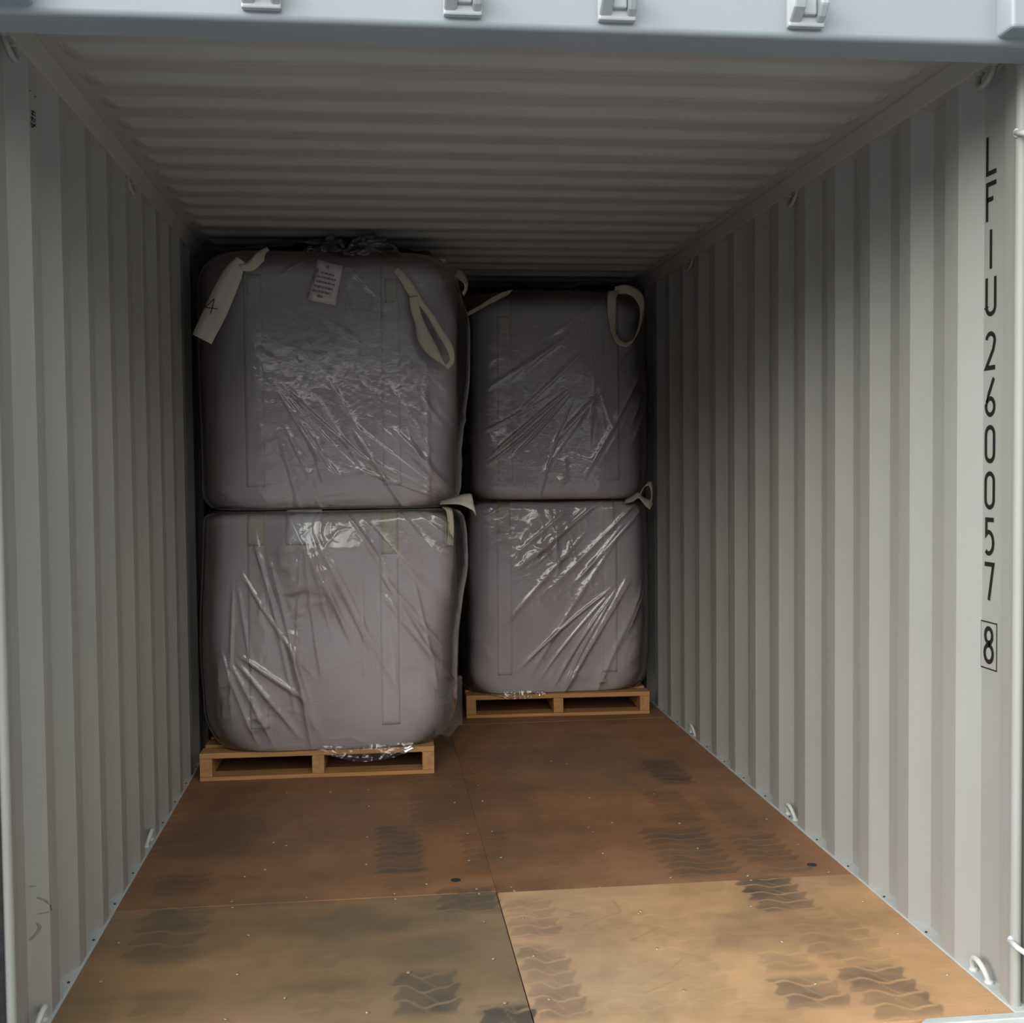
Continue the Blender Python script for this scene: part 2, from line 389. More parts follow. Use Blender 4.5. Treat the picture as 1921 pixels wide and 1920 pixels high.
def panel(x0, x1, y0, y1, step, tint, seed, parent, dz=0.0):
    nx = max(2, int((x1-x0)/step)+1); ny = max(2, int((y1-y0)/step)+1)
    X, Y = np.meshgrid(np.linspace(x0, x1, nx), np.linspace(y0, y1, ny))
    g = fbm(X*1.1+seed, Y*5+seed*3, seed, 4)*.11+fbm(X*2.3+5, Y*2.0+seed, seed+20, 3)*.10
    g = g+.09*fbm(X*7+seed, Y*6+seed, seed+90, 3)+.05*fbm(X*24, Y*20, seed+95, 2)
    red = fbm(X*1.6+seed*2, Y*1.6, seed+40, 3)*.10
    base = np.array(tint)[None,None,:]*(1+g[...,None])*(1+red[...,None]*np.array([.6,-.1,-.9])[None,None,:])
    # scattered scuffs, streaks, worn lighter spots
    dirt = np.zeros_like(X)
    for sx, sy, rx, ry, st in STAINS:
        d = np.sqrt(((X-sx)/rx)**2+((Y-sy)/ry)**2)*(1+.35*fbm(X*6, Y*8, 77, 3))
        dirt = np.maximum(dirt, st*(1-sstep(.35, 1.25, d)))
    for xc, a, b, w, p, am, st, sd, ph in TYRES:
        if b < y0-.1 or a > y1+.1: continue
        dirt = np.maximum(dirt, st*tyre(X, Y, xc, a, b, w, p, am, sd, ph)+.30*st*np.exp(-((X-xc)/(w*.6))**2)*sstep(a-.05, a+.03, Y)*(1-sstep(b-.03, b+.05, Y)))
    for poly in CREASES:
        for p, q in zip(poly, poly[1:]):
            if max(p[1], q[1]) < y0-.1 or min(p[1], q[1]) > y1+.1: continue
            dirt = np.maximum(dirt, .30*(1-sstep(.001, .006, seg_dist(X, Y, p, q))))
    spots = sstep(.62, .80, fbm(X*13+seed, Y*13, seed+60, 2)*.5+.5)*.10
    dirt = np.clip(dirt+spots, 0, .95)
    grey = np.array([.088,.074,.056])[None,None,:]
    c = base*(1-dirt[...,None])+grey*dirt[...,None]
    # worn pale lip along the sheet edges
    e = np.minimum(np.minimum(X-x0, x1-X), np.minimum(Y-y0, y1-Y))
    c = np.clip(c, .01, 1)
    v = np.stack([X, Y, np.full_like(X, dz)], -1).reshape(-1, 3)
    i = np.arange(nx*ny).reshape(ny, nx)
    f = np.stack([i[:-1,:-1], i[:-1,1:], i[1:,1:], i[1:,:-1]], -1).reshape(-1, 4)
    me = bpy.data.meshes.new('plywood_sheet'); me.from_pydata(v.tolist(), [], f.tolist())
    # skirt so the sheet has an edge
    me.update()
    at_ = me.color_attributes.new('veneer', 'FLOAT_COLOR', 'POINT')
    cc = np.concatenate([c.reshape(-1, 3), np.ones((nx*ny, 1))], 1).astype(np.float32)
    at_.data.foreach_set('color', cc.ravel())
    me.materials.append(M['ply'])
    o = link(bpy.data.objects.new('plywood_sheet', me), parent)
    s = o.modifiers.new('thickness', 'SOLIDIFY'); s.thickness = .026; s.offset = -1
    return o
floor = MB().box((-1.165, .0, -.13), (1.165, L, -.03)).build('floor', M['steel']); tag(floor, kind='structure')
G = .0016
TAN, GREYBROWN, RED, RED2 = (.55,.34,.185), (.285,.19,.11), (.325,.168,.085), (.315,.163,.084)
panels = [panel(-1.165, -G, .0, 1.0-G, .005, GREYBROWN, 3, floor, -.0015), panel(G, 1.165, .0, .985-G, .005, TAN, 11, floor, .001),
          panel(-1.165, -.0005, 1.0+G, 3.40, .0065, RED, 23, floor, 0.0), panel(.0005, 1.165, .985+G, 3.40, .0065, RED2, 31, floor, -.0008),
          panel(-1.165, -G, 3.403, L, .03, RED, 41, floor), panel(G, 1.165, 3.403, L, .03, RED2, 47, floor)]
SCREWS = [(800,1660),(894,1669),(899,1678),(959,1666),(965,1673),(1125,1666),(740,1678),(742,1688),(981,1725),(1001,1795),(1030,1876),(947,1883),
          (925,1800),(908,1731),(1198,1715),(1233,1781),(466,1756),(445,1829),(423,1914),(689,1901),(766,1826),(534,1874),(435,1693),(436,1704),(575,1686),
          (877,1565),(923,1561),(880,1616),(940,1610),(853,1507),(905,1504),(845,1477),(897,1475),(836,1444),(884,1442),(689,1572),(687,1623),(692,1514),(691,1483),
          (1104,1554),(1131,1602),(1112,1563),(1071,1497),(1106,1498),(1409,1653),(1403,1644),(1258,1648),(1409,1702),(1467,1768),(1530,1847),(1283,1860),(1619,1692),
          (1685,1753),(1777,1830),(1852,1898),(1498,1586),(1438,1538),(1309,1593),(1275,1546),(1226,1491),(1349,1457),(1382,1485),(223,1770),(189,1843),
          (497,1633),(537,1588),(513,1582),(459,1646),(620,1487),(538,1489),(1555,1638),(1202,1711),(958,1360),(1063,1434),(1034,1429),(1148,1545)]
sm = MB()
n = 10
prof = [(.0048, 0), (.0043, .0012), (.0025, .0018), (0, .0019)]
vv = [(r*math.cos(2*math.pi*k/n), r*math.sin(2*math.pi*k/n), z) for r, z in prof[:-1] for k in range(n)]+[(0, 0, .0021)]
ff = [(j*n+k, j*n+(k+1)%n, (j+1)*n+(k+1)%n, (j+1)*n+k) for j in range(2) for k in range(n)]+[(2*n+k, 2*n+(k+1)%n, 3*n) for k in range(n)]
screw_me = bpy.data.meshes.new('floor_screw'); screw_me.from_pydata(vv, [], ff); screw_me.materials.append(M['screw']); screw_me.update()
for px, py in SCREWS:
    p = at_z(px, py)
    k = 0 if (p.x < 0 and p.y < 1) else 1 if p.y < .985 else 2 if p.x < 0 else 3
    if p.y < .01 or p.y > 3.39: continue
    o = bpy.data.objects.new('floor_screw', screw_me); link(o, panels[k])
    o.location = (p.x, p.y, .0015); o.rotation_euler = (random.uniform(-.25, .25), random.uniform(-.25, .25), 0)
# two dark knots / plugs
for px, py in ((855,1652),(1523,1623)):
    p = at_z(px, py); k = 2 if p.x < 0 else 3
    MB().tube([(p.x, p.y, -.001), (p.x, p.y, .0012)], .016, 16).build('floor_plug', M['bolt'], panels[k])

# ------------------------------------------------------------------ lettering on the right wall
GLY = {}
def arc(cx, cy, rx, ry, a0, a1, n=12):
    return [(cx+rx*math.cos(math.radians(a0+(a1-a0)*i/n)), cy+ry*math.sin(math.radians(a0+(a1-a0)*i/n))) for i in range(n+1)]
s_ = .06   # half stroke inset, in glyph heights (height 1, width .52)
GLY['L'] = [[(.06,1),(.06,.06),(.50,.06)]]
GLY['F'] = [[(.06,0),(.06,.94),(.50,.94)],[(.06,.55),(.36,.55)]]
GLY['I'] = [[(.26,0),(.26,1)]]
GLY['U'] = [[(.06,1),(.06,.25)]+arc(.27,.25,.21,.19,180,360,12)+[(.48,1)]]
GLY['2'] = [arc(.27,.76,.20,.18,170,-20,12)+[(.40,.52),(.06,.06),(.50,.06)]]
GLY['6'] = [[(.44,1),(.20,.60),(.07,.34)]+arc(.27,.27,.20,.21,150,510,24)]
GLY['0'] = [arc(.27,.74,.20,.20,0,180,12)+arc(.27,.26,.20,.20,180,360,12)+[(.47,.74)]]
GLY['5'] = [[(.48,.94),(.12,.94),(.12,.56)]+arc(.24,.34,.22,.28,105,-130,16)]
GLY['7'] = [[(.05,.94),(.47,.94),(.26,0)]]
GLY['8'] = [arc(.27,.75,.17,.19,-90,270,20)+arc(.27,.28,.20,.22,90,450,24)]
def stroke_poly(mb, pts, w, place, th=.0006):
    """flat stroke along pts (2-D), placed on a surface, square joints"""
    k = len(pts); Lf = []; Rt = []
    for i in range(k):
        p = Vector(pts[i]); a = Vector(pts[max(i-1, 0)]); b = Vector(pts[min(i+1, k-1)])
        d1 = (p-a).normalized() if i > 0 else (b-p).normalized(); d2 = (b-p).normalized() if i < k-1 else d1
        n1 = Vector((-d1.y, d1.x)); n2 = Vector((-d2.y, d2.x)); m = (n1+n2)
        if m.length < 1e-4: m = n1
        m.normalize(); c = max(.45, m.dot(n1)); m = m*(w/2/c)
        Lf.append(p+m); Rt.append(p-m)
    v = [place(q.x, q.y, th) for q in Lf]+[place(q.x, q.y, th) for q in Rt]
    mb.add(v, [(i, i+1, k+i+1, k+i) for i in range(k-1)])
mb = MB(); H = .099
ztops = [2.171, 2.056, 1.934, 1.813, 1.676, 1.556, 1.437, 1.318, 1.199, 1.084, .918]
for ch, zt in zip('LFIU2600578', ztops):
    def place(u, w, th, zt=zt): return (XO-.0008-th, .238-u*H*1.02+.0, zt-H+w*H)
    for st in GLY[ch]: stroke_poly(mb, st, .115, place)
def place8(u, w, th): return (XO-.0008-th, .238-u*H*1.02, .918-H+w*H)
stroke_poly(mb, [(-.12,1.10),(.66,1.10),(.66,-.12),(-.12,-.12),(-.12,1.10)], .035, place8)
o = pydata('number_lettering', mb.v, mb.f, M['black'], wall_right); o['label'] = 'black stencilled number'
# faint small stencil on the left wall
def at_x(px, py, x):
    d = FW + RT*((px-960.5)/FPX) - UP*((py-960)/FPX)
    return CAM + d*((x-CAM.x)/d.x)
mb = MB()
def placeL(u, w, th):
    p = at_x(u, w, -XI); return (-XI+.0008+th, p.y, p.z)
for st in (((57,207),(66,212)), ((58,213),(66,218)), ((61,208),(60,216)), ((57,219),(66,226)), ((60,219),(59,226),(65,229)), ((57,230),(66,238)), ((58,234),(60,239),(66,233)), ((54.5,169),(56,171)), ((64,180.5),(66,182))):
    stroke_poly(mb, st, 1.7, placeL)
o = pydata('small_stencil_lettering', mb.v, mb.f, M['black'], wall_left)
mb = MB()
def placeS(u, w, th):
    a = at_x(u, w, -1.190); t = min(1, max(0, (Y_IN-a.y)/.068)); return (-(XI+(XO-XI)*t)+.0012+th, a.y, a.z)
for st in (((70,1684),(76,1691),(80,1700),(82,1709),(77,1713),(71,1715)), ((71,1732),(73,1740),(71,1752),(67,1764)), ((65,1663),(69,1663))):
    stroke_poly(mb, st, 2.2, placeS)
o = pydata('dent_shade_strokes', mb.v, mb.f, M['dent_shade'], wall_left); o.name = 'dent_shade_marks'  # shallow dents, their shade drawn as dark strokes
# ------------------------------------------------------------------ lashing rings
def lashing_ring(label, x, y, z, up, cat='lashing ring'):
    t = empty('lashing_ring', (x, y, z)); s = 1 if up else -1
    R_ = .039; sx = 1 if x > 0 else -1
    pts = [(0-sx*.010*0, -R_, -s*.004)]+[(-sx*.014*math.sin(math.radians(a)), -R_*math.cos(math.radians(a)), s*1.15*R_*math.sin(math.radians(a))) for a in range(0, 181, 12)]+[(0, R_, -s*.004)]
    MB().tube(pts, .0075, 10).build('ring_bar', M['white_and_skylit'] if up else M['paint'], t, smooth=True)
    for q in (-R_, R_):
        MB().add(*blob((0, q, 0), (.013, .015, .008))).build('weld_foot', M['white_and_skylit'] if up else M['paint'], t, smooth=True)
    return tag(t, label, cat, 'lashing rings along the walls')
def blob(c, r, n=8, m_=5):
    v = []; f = []
    for j in range(m_+1):
        ph = math.pi*j/m_-math.pi/2
        v += [(c[0]+r[0]*math.cos(ph)*math.cos(2*math.pi*k/n), c[1]+r[1]*math.cos(ph)*math.sin(2*math.pi*k/n), c[2]+r[2]*math.sin(ph)) for k in range(n)]
    for j in range(m_): f += [(j*n+k, j*n+(k+1)%n, (j+1)*n+(k+1)%n, (j+1)*n+k) for k in range(n)]
    return v, f
lashing_ring('pale steel lashing ring on the floor ledge below the boxed number 8', 1.186, .200, .006, True)
lashing_ring('pale steel lashing ring on the right floor ledge, second from the doors', 1.186, 1.60, .006, True)
lashing_ring('pale steel lashing ring on the right floor ledge near the rear pallet', 1.186, 2.985, .006, True)
lashing_ring('grey steel lashing ring under the right roof rail above the letter L', 1.180, .185, 2.328, False)
lashing_ring('grey steel lashing ring under the right roof rail, second from the doors', 1.180, 1.56, 2.328, False)
lashing_ring('grey steel lashing ring under the right roof rail closest to the bags', 1.180, 2.975, 2.328, False)
lashing_ring('grey steel lashing ring under the left roof rail in the door corner', -1.180, .185, 2.328, False)
lashing_ring('grey steel lashing ring under the left roof rail, further in', -1.180, 1.53, 2.328, False)
lashing_ring('pale steel lashing ring on the left floor ledge beside the door post', -1.186, .245, .006, True)
lashing_ring('pale steel lashing ring on the left floor ledge, further in', -1.186, 1.64, .006, True)
def post_bar(label, s, z):
    t = empty('lashing_bar', (s*1.215, -.002, z))
    MB().tube([(-s*.045, .035, .012), (-s*.040, .008, .004), (-s*.015, -.022, -.012), (s*.03, -.03, -.02)], .007, 10).build('bar', M['white_and_skylit'], t, smooth=True)
    w = MB(); w.add(*blob((-s*.043, .036, .012), (.008, .009, .012))); w.build('weld_foot', M['white_and_skylit'], t, smooth=True)
    tag(t, label, 'lashing bar', 'lashing bars on the door posts')
post_bar('short pale lashing bar low on the right door post', 1, .155)
post_bar('short pale lashing bar high on the right door post', 1, 2.115)

# ------------------------------------------------------------------ cam keepers on the header
def keeper(x, label, flip):
    t = empty('cam_keeper', (x, -.110, 2.300)); s = -1 if flip else 1
    K = M['keeper']
    MB().box((-.041, -.018, .0), (.041, .001, .135)).build('base_plate', K, t, bevel=.004)
    MB().prism([(-.014, .006), (-.050, .030), (-.060, .052), (-.056, .074), (-.038, .092), (-.014, .10)], 'x', -.041, -.012).build('jaw', K, t, bevel=.005)
    MB().prism([(-.014, .006), (-.034, .018), (-.052, .040), (-.050, .052), (-.034, .056), (-.014, .075)], 'x', .020, .040).build('jaw', K, t, bevel=.005)
    MB().box((-.013, -.030, .022), (.019, -.016, .14)).build('cam_stop', K, t, bevel=.004)
    tag(t, label, 'cam keeper', 'cam keepers along the header')
keeper(-.583, 'white cam keeper on the header above the tall bag stack, next to the left corner', False)
keeper(-.163, 'white cam keeper on the header, second from the left corner', False)
keeper(.170, 'white cam keeper on the header, second from the right corner', False)
keeper(.592, 'white cam keeper on the header, nearest the right corner', False)

# ------------------------------------------------------------------ pallets
def pallet(name_label, x, y, rz, w=1.005, d=1.05):
    t = empty('wooden_pallet', (x, y, 0), rz)
    for k, xx in enumerate((0, .5, 1)):
        x0 = xx*(w-.052)
        MB().box((x0, .003, .017), (x0+.052, d-.003, .096)).build('stringer', M['pine_y'], t, bevel=.002)
    nb = 7; bw = .105
    for k in range(nb):
        y0 = k*(d-bw)/(nb-1)
        MB().box((0, y0, .0965), (w, y0+bw, .120)).build('deck_board', M['pine_x'], t, bevel=.002)
    for y0 in (0, (d-bw)/2, d-bw):
        MB().box((0, y0, .0), (w, y0+bw, .0165)).build('bottom_board', M['pine_x'], t, bevel=.002)
    return tag(t, name_label, 'pallet', 'wooden pallets under the bags')
P1 = (-1.125, 2.475); P2 = (.105, 3.545)
pallet('pine pallet under the tall bag stack on the left, closer to the doors', P1[0], P1[1], -.020)
pallet('pine pallet under the rear bag stack by the right wall', P2[0], P2[1], -.040, .985)

# ------------------------------------------------------------------ bulk bags
def grid_around(nf, ns, e=5.0):
    """directions round a rounded-square plan, dense on the front (-y) side; returns unit superellipse points"""
    th = np.concatenate([np.linspace(-3*np.pi/4, -np.pi/4, nf, endpoint=False), np.linspace(-np.pi/4, np.pi/4, ns, endpoint=False),
                         np.linspace(np.pi/4, 3*np.pi/4, ns//2, endpoint=False), np.linspace(3*np.pi/4, 5*np.pi/4, ns, endpoint=False)])
    # equal arc spacing on square-ish faces
    c, s = np.cos(th), np.sin(th)
    r = (np.abs(c)**e+np.abs(s)**e)**(-1/e)
    return c*r, s*r, th
class Bag:
    """side surface of a filled bag: point(ux, uy, t, off)"""
    def __init__(s, cx, cy, z0, z1, a, b, rb=.17, rt=.15, bulge=.02, seed=0, dome=.0, lean=(0, 0), e=5.0, fr=.6):
        s.__dict__.update(locals())
    def radius(s, z, off=0.0):
        h = z-s.z0; g = s.z1-z
        ins = np.zeros_like(z)
        q = np.clip(1-h/s.rb, 0, 1); ins = ins+s.rb*.62*(1-np.sqrt(np.clip(1-q**2, 0, 1)))
        q = np.clip(1-g/s.rt, 0, 1); ins = ins+s.rt*.85*(1-np.sqrt(np.clip(1-q**2, 0, 1)))
        t = (z-s.z0)/(s.z1-s.z0)
        return -ins+s.bulge*np.sin(np.pi*np.clip(t, 0, 1))+off
    def pos(s, ux, uy, z, off=0.0):
        """off: distance outside the cloth (array ok)"""
        ang = np.arctan2(uy, ux)
        soft = .010*np.sin(3*ang+s.seed)+.006*np.sin(5*ang+2*z+s.seed)+.003*np.sin(8*z+ang*2+s.seed*2)
        r = s.radius(z)+soft+off
        t = (z-s.z0)/(s.z1-s.z0)
        ry = np.where(z < s.z0+s.rb, r+(s.bulge*np.sin(np.pi*t)+soft+off-r)*s.fr, r)
        x = s.cx+s.lean[0]*t+ux*(s.a+r); y = s.cy+s.lean[1]*t+uy*(s.b+ry)
        return x, y
    def front_y(s, X, Z):
        """y of the cloth on the front face at world x, z"""
        X = np.asarray(X, float); Z = np.asarray(Z, float)
        t = (Z-s.z0)/(s.z1-s.z0)
        u = np.clip((X-s.cx-s.lean[0]*t)/(s.a+s.radius(Z)), -.999, .999)
        uy = -(1-np.abs(u)**s.e)**(1/s.e)
        for _ in range(2):
            x, y = s.pos(u, uy, Z); u = np.clip(u+(X-x)/s.a, -.999, .999); uy = -(1-np.abs(u)**s.e)**(1/s.e)
        return s.pos(u, uy, Z)[1]
def bag_mesh(B, name, m, parent, nf=70, ns=40, nz=60, offf=None, cap=True, top_fn=None):
    ux, uy, th = grid_around(nf, ns, B.e); n = len(ux)
    k = np.linspace(0, 1, nz); zz = B.z0+(B.z1-B.z0)*(.5-.5*np.cos(np.pi*k))*.6+(B.z1-B.z0)*k*.4
    UX, ZZ = np.meshgrid(ux, zz); UY, _ = np.meshgrid(uy, zz)
    off = offf(UX, UY, ZZ) if offf else 0.0
    X, Y = B.pos(UX, UY, ZZ, off)
    Z2 = ZZ.copy()
    v = np.stack([X, Y, Z2], -1).reshape(-1, 3).tolist()
    i = np.arange(n*nz).reshape(nz, n); j = np.roll(i, -1, 1)
    f = np.stack([i[:-1], j[:-1], j[1:], i[1:]], -1).reshape(-1, 4).tolist()
    if cap:
        for row, zc, rev, dome in ((0, B.z0, True, 0.0), (nz-1, B.z1, False, B.dome)):
            px, py = X[row], Y[row]; prev = [row*n+q for q in range(n)]
            if rev:      # the foot folds under sharply
                base = len(v); v += [(px[q], py[q], zc) for q in range(n)]; prev = [base+q for q in range(n)]
            cx, cy = px.mean(), py.mean()
            for g in (.85, .62, .36, .14):
                base = len(v)
                rr = .005*(np.sin(7*th+g*9+B.seed)-1)*(1 if not rev else 0)*g
                v += [(cx+(px[q]-cx)*g, cy+(py[q]-cy)*g, zc+dome*(1-g**1.6)+rr[q]) for q in range(n)]
                cur = [base+q for q in range(n)]
                f += [((prev[q], prev[(q+1)%n], cur[(q+1)%n], cur[q]) if not rev else (prev[(q+1)%n], prev[q], cur[q], cur[(q+1)%n])) for q in range(n)]
                prev = cur
            c = len(v); v.append((cx, cy, zc+dome))
            f += [((prev[q], prev[(q+1)%n], c) if not rev else (prev[(q+1)%n], prev[q], c)) for q in range(n)]
    return pydata(name, v, f, m, parent, smooth=True)

def ridges(X, Z, px, pz, specs):
    """folds fanning out from a pinch at (px, pz): specs = (angle deg, curve, r0, r1, width, height)"""
    dx, dz = X-px, Z-pz; r = np.hypot(dx, dz)+1e-6; a = np.arctan2(dz, dx)
    h = np.zeros_like(X)
    for ang, cur, r0, r1, w, amp in specs:
        d = (a-math.radians(ang)-cur*r+np.pi) % (2*np.pi)-np.pi
        dist = np.abs(d)*r
        h += amp*np.exp(-(dist/(w*(.5+.8*r)))**1.3)*sstep(r0, r0+.12, r)*(1-sstep(r1-.2, r1, r))
    return h
def crumple(X, Z, seed, sc=9.0):
    w1 = fbm(X*4, Z*4, seed, 3)*.5; w2 = fbm(X*4+9, Z*4, seed+3, 3)*.5
    n = vnoise(X*sc+w1*2, Z*sc*.8+w2*2, seed+5); n2 = vnoise(X*sc*2.3+w2*3, Z*sc*2+w1*3, seed+8)
    return (1-np.abs(n))**3*.6+(1-np.abs(n2))**3*.3
def film_off(B, fans, crumps, seed, extra=None, base=.007):
    def fn(UX, UY, ZZ):
        X, Y = B.pos(UX, UY, ZZ)
        front = sstep(.35, .8, -UY)
        side = np.abs(UX)
        S_ = np.where(front > .5, X, B.cx+np.sign(UX)*(B.a+(Y-(B.cy-B.b))))   # unrolled coordinate
        h = np.full_like(X, base)
        for px, pz, specs in fans: h += ridges(S_, ZZ, px, pz, specs)
        for cx, cz, rx, rz, amp in crumps:
            m = np.exp(-(((S_-cx)/rx)**2+((ZZ-cz)/rz)**2)); h += amp*m*crumple(S_, ZZ, seed)
        h += .0022*crumple(S_, ZZ, seed+50, 6.0)+.0025*(fbm(S_*2.2, ZZ*2.2, seed+70, 2)+1)*.5
        if extra is not None: h += extra(UX, UY, ZZ)
        return np.maximum(h, .004)
    return fn

def ribbon(name, m, parent, pts, widths, th=.004, sub=6):
    """webbing: pts = centre line, widths = half-width vectors; smooth interpolation"""
    P = [Vector(p) for p in pts]; W = [Vector(w) for w in widths]; Q = []; V = []
    def cr(a, b, c, d, t): return .5*((2*b)+(c-a)*t+(2*a-5*b+4*c-d)*t*t+(3*b-a-3*c+d)*t**3)
    k = len(P)
    for i in range(k-1):
        for q in range(sub):
            t = q/sub
            g = lambda A: cr(A[max(i-1, 0)], A[i], A[i+1], A[min(i+2, k-1)], t)
            Q.append(g(P)); V.append(g(W))
    Q.append(P[-1]); V.append(W[-1])
    v = []; f = []
    for q, w in zip(Q, V): v += [q-w, q-w*.33, q+w*.33, q+w]
    for i in range(len(Q)-1): f += [(i*4+c, i*4+c+1, (i+1)*4+c+1, (i+1)*4+c) for c in range(3)]
    return pydata(name, v, f, m, parent, smooth=True, solid=th)
def patch(name, m, parent, B, x0, x1, z0, z1, off=.004, skew=0.0, th=.003):
    """a sewn strip lying on the front of the bag"""
    nx, nz = 5, max(3, int((z1-z0)/.02)); v = []
    for j in range(nz+1):
        z = z0+(z1-z0)*j/nz
        for i in range(nx+1):
            x = x0+(x1-x0)*i/nx+skew*(z-z1)
            v.append((x, float(B.front_y(x, z))-off, z))
    f = [(j*(nx+1)+i, j*(nx+1)+i+1, (j+1)*(nx+1)+i+1, (j+1)*(nx+1)+i) for j in range(nz) for i in range(nx)]
    return pydata(name, v, f, m, parent, smooth=True, solid=th)
def rel(o, root):
    """keep world placement when children built in world space hang under a placed empty"""
    for ch in o: ch.matrix_parent_inverse = root.matrix_world.inverted()

def make_bag(B, label, fans, crumps, seed, extra=None):
    root = empty('bulk_bag', (B.cx, B.cy, B.z0)); bpy.context.view_layer.update()
    tag(root, label, 'bulk bag', 'film wrapped bulk bags stacked two high')
    body = bag_mesh(B, 'bag_body', M['bag'], root)
    film = bag_mesh(B, 'plastic_film', M['film'], root, nf=260, ns=70, nz=210, offf=film_off(B, fans, crumps, seed, extra), cap=False)
    film['label'] = 'clear creased plastic film'
    return root, body, film
A = .555
B1 = Bag(-.560, 3.010, .122, 1.155, .555, .550, rb=.17, rt=.05, bulge=.014, seed=1.0, e=6.0, fr=.93)
B2 = Bag(-.556, 3.04, 1.160, 2.285, .568, .552, rb=.10, rt=.14, bulge=.004, seed=2.3, dome=.045, lean=(.01, 0), e=5.0)
B3 = Bag(.600, 4.10, .122, 1.152, .510, .545, rb=.11, rt=.05, bulge=.014, seed=3.1, e=6.0, fr=.9)
B4 = Bag(.620, 4.10, 1.157, 2.275, .520, .550, rb=.08, rt=.14, bulge=.004, seed=4.4, dome=.055, e=5.0)
rnd = random.Random(8)
def fan(n, a0, a1, r1, w=(.006, .013), h=(.004, .010), cur=(-.18, .18)):
    return [(a0+(a1-a0)*(i+.5+rnd.uniform(-.35, .35))/n, rnd.uniform(*cur), rnd.uniform(0, .10), r1*rnd.uniform(.75, 1.05), rnd.uniform(*w), rnd.uniform(*h)) for i in range(n)]
def drape(n, a0, a1, ra, rb_, w=(.004, .009), h=(.003, .008), cur=.06):
    """long nearly parallel folds, each starting and stopping somewhere along its run"""
    o = []
    for i in range(n):
        p = ra+(rb_-ra)*rnd.uniform(0, .45); q = p+(rb_-ra)*rnd.uniform(.3, .75)
        o.append((a0+(a1-a0)*(i+.5+rnd.uniform(-.4, .4))/n, rnd.uniform(-cur, cur), p, q, rnd.uniform(*w), rnd.uniform(*h)))
    return o
def loose_right(z_a, z_b, amt):
    def fn(UX, UY, ZZ):
        return amt*sstep(.70, 1.0, UX)*sstep(z_a, z_a+.45, ZZ)*(1-sstep(z_b-.25, z_b, ZZ))
    return fn
def glare(B, xc, rx, za, zb, amt):
    """film standing off the cloth, leaning back towards its top"""
    def fn(UX, UY, ZZ):
        X, Y = B.pos(UX, UY, ZZ)
        m = np.exp(-((X-xc)/rx)**4)*sstep(.3, .8, -UY)
        return amt*m*np.clip((zb-ZZ)/(zb-za), 0, 1)*sstep(za-.34, za, ZZ)+amt*.16*m*sstep(za-.10, zb, ZZ)*np.abs(np.sin(X*44+ZZ*9+2*np.sin(X*21)+vnoise(X*9, ZZ*14, 5)))*(1-sstep(zb-.02, zb, ZZ))
    return fn
bag1, body1, film1 = make_bag(B1, 'lower film-wrapped bulk bag of the left stack, white paper label at its top edge',
    [(-1.15, 2.15, drape(16, -78, -42, .95, 2.3)), (-.62, 2.25, drape(10, -80, -58, 1.05, 2.3, h=(.0025, .006))), (-.66, 1.14, fan(6, -100, -55, .75, w=(.004, .008), h=(.003, .007), cur=(-.3, .1))), (-1.03, .62, fan(4, -75, -35, .6, w=(.007, .012), h=(.007, .012))), (-.95, .95, fan(3, -100, -60, .7, w=(.004, .008), h=(.004, .007)))],
    [(-.60, 1.07, .16, .08, .005), (-.72, .90, .05, .22, .010), (-.60, .88, .09, .14, .009), (-.84, .80, .03, .25, .007), (-.70, .62, .03, .22, .009), (-.55, .70, .05, .16, .006), (-.86, .27, .08, .12, .011), (-1.0, .40, .04, .14, .008)], 11, lambda UX, UY, ZZ: loose_right(.55, 1.3, .045)(UX, UY, ZZ)+glare(B1, -.60, .20, 1.00, 1.15, .028)(UX, UY, ZZ))
bag2, body2, film2 = make_bag(B2, 'upper film-wrapped bulk bag of the left stack, strap marked with a handwritten 4',
    [(-1.15, 2.65, drape(11, -75, -45, 1.0, 2.2)), (-.9, 2.9, drape(6, -72, -52, 1.2, 2.2, h=(.0025, .005))), (-.80, 1.75, fan(4, -70, -42, .75, w=(.004, .007), h=(.004, .008), cur=(.0, .25))), (.0, 1.17, fan(4, 125, 165, .7, w=(.004, .008), h=(.003, .006))), (-.55, 2.30, fan(5, -150, -30, .4, h=(.003, .006)))],
    [(-.68, 1.60, .05, .14, .008), (-.60, 1.42, .05, .10, .008), (-.52, 1.31, .14, .04, .009), (-.14, 1.48, .012, .28, .012), (-.62, 1.20, .2, .02, .009), (-.4, 2.2, .5, .08, .005)], 21, loose_right(1.35, 2.2, .05))
bag3, body3, film3 = make_bag(B3, 'lower film-wrapped bulk bag of the rear stack by the right wall',
    [(1.75, 1.95, drape(15, 208, 243, .9, 2.2)), (.40, .74, fan(5, -20, 60, .40, w=(.004, .008), h=(.003, .006))), (.95, .72, fan(4, 212, 240, .8, w=(.005, .008), h=(.006, .010)))],
    [(.55, .96, .16, .10, .011), (.45, .82, .10, .09, .010), (.66, .84, .12, .09, .008), (.72, .20, .20, .06, .012), (.60, .66, .16, .04, .009), (.78, .68, .06, .08, .007), (1.0, .30, .06, .06, .006)], 31, glare(B3, .56, .10, 1.07, 1.145, .010))
bag4, body4, film4 = make_bag(B4, 'upper film-wrapped bulk bag of the rear stack, long loop hanging at its right corner',
    [(1.60, 2.75, drape(13, 215, 248, .8, 2.0)), (.74, 1.80, fan(5, 205, 250, .8, w=(.004, .008), h=(.004, .008))), (.80, 1.85, fan(3, 255, 285, .5, h=(.003, .006)))], [(.68, 1.34, .08, .05, .010), (.62, 1.26, .06, .04, .009), (.82, 1.30, .04, .08, .006), (.55, 2.1, .4, .1, .003)], 41)
for root in (bag1, bag2, bag3, bag4):
    rel(root.children, root)
WLD = bpy.context.view_layer
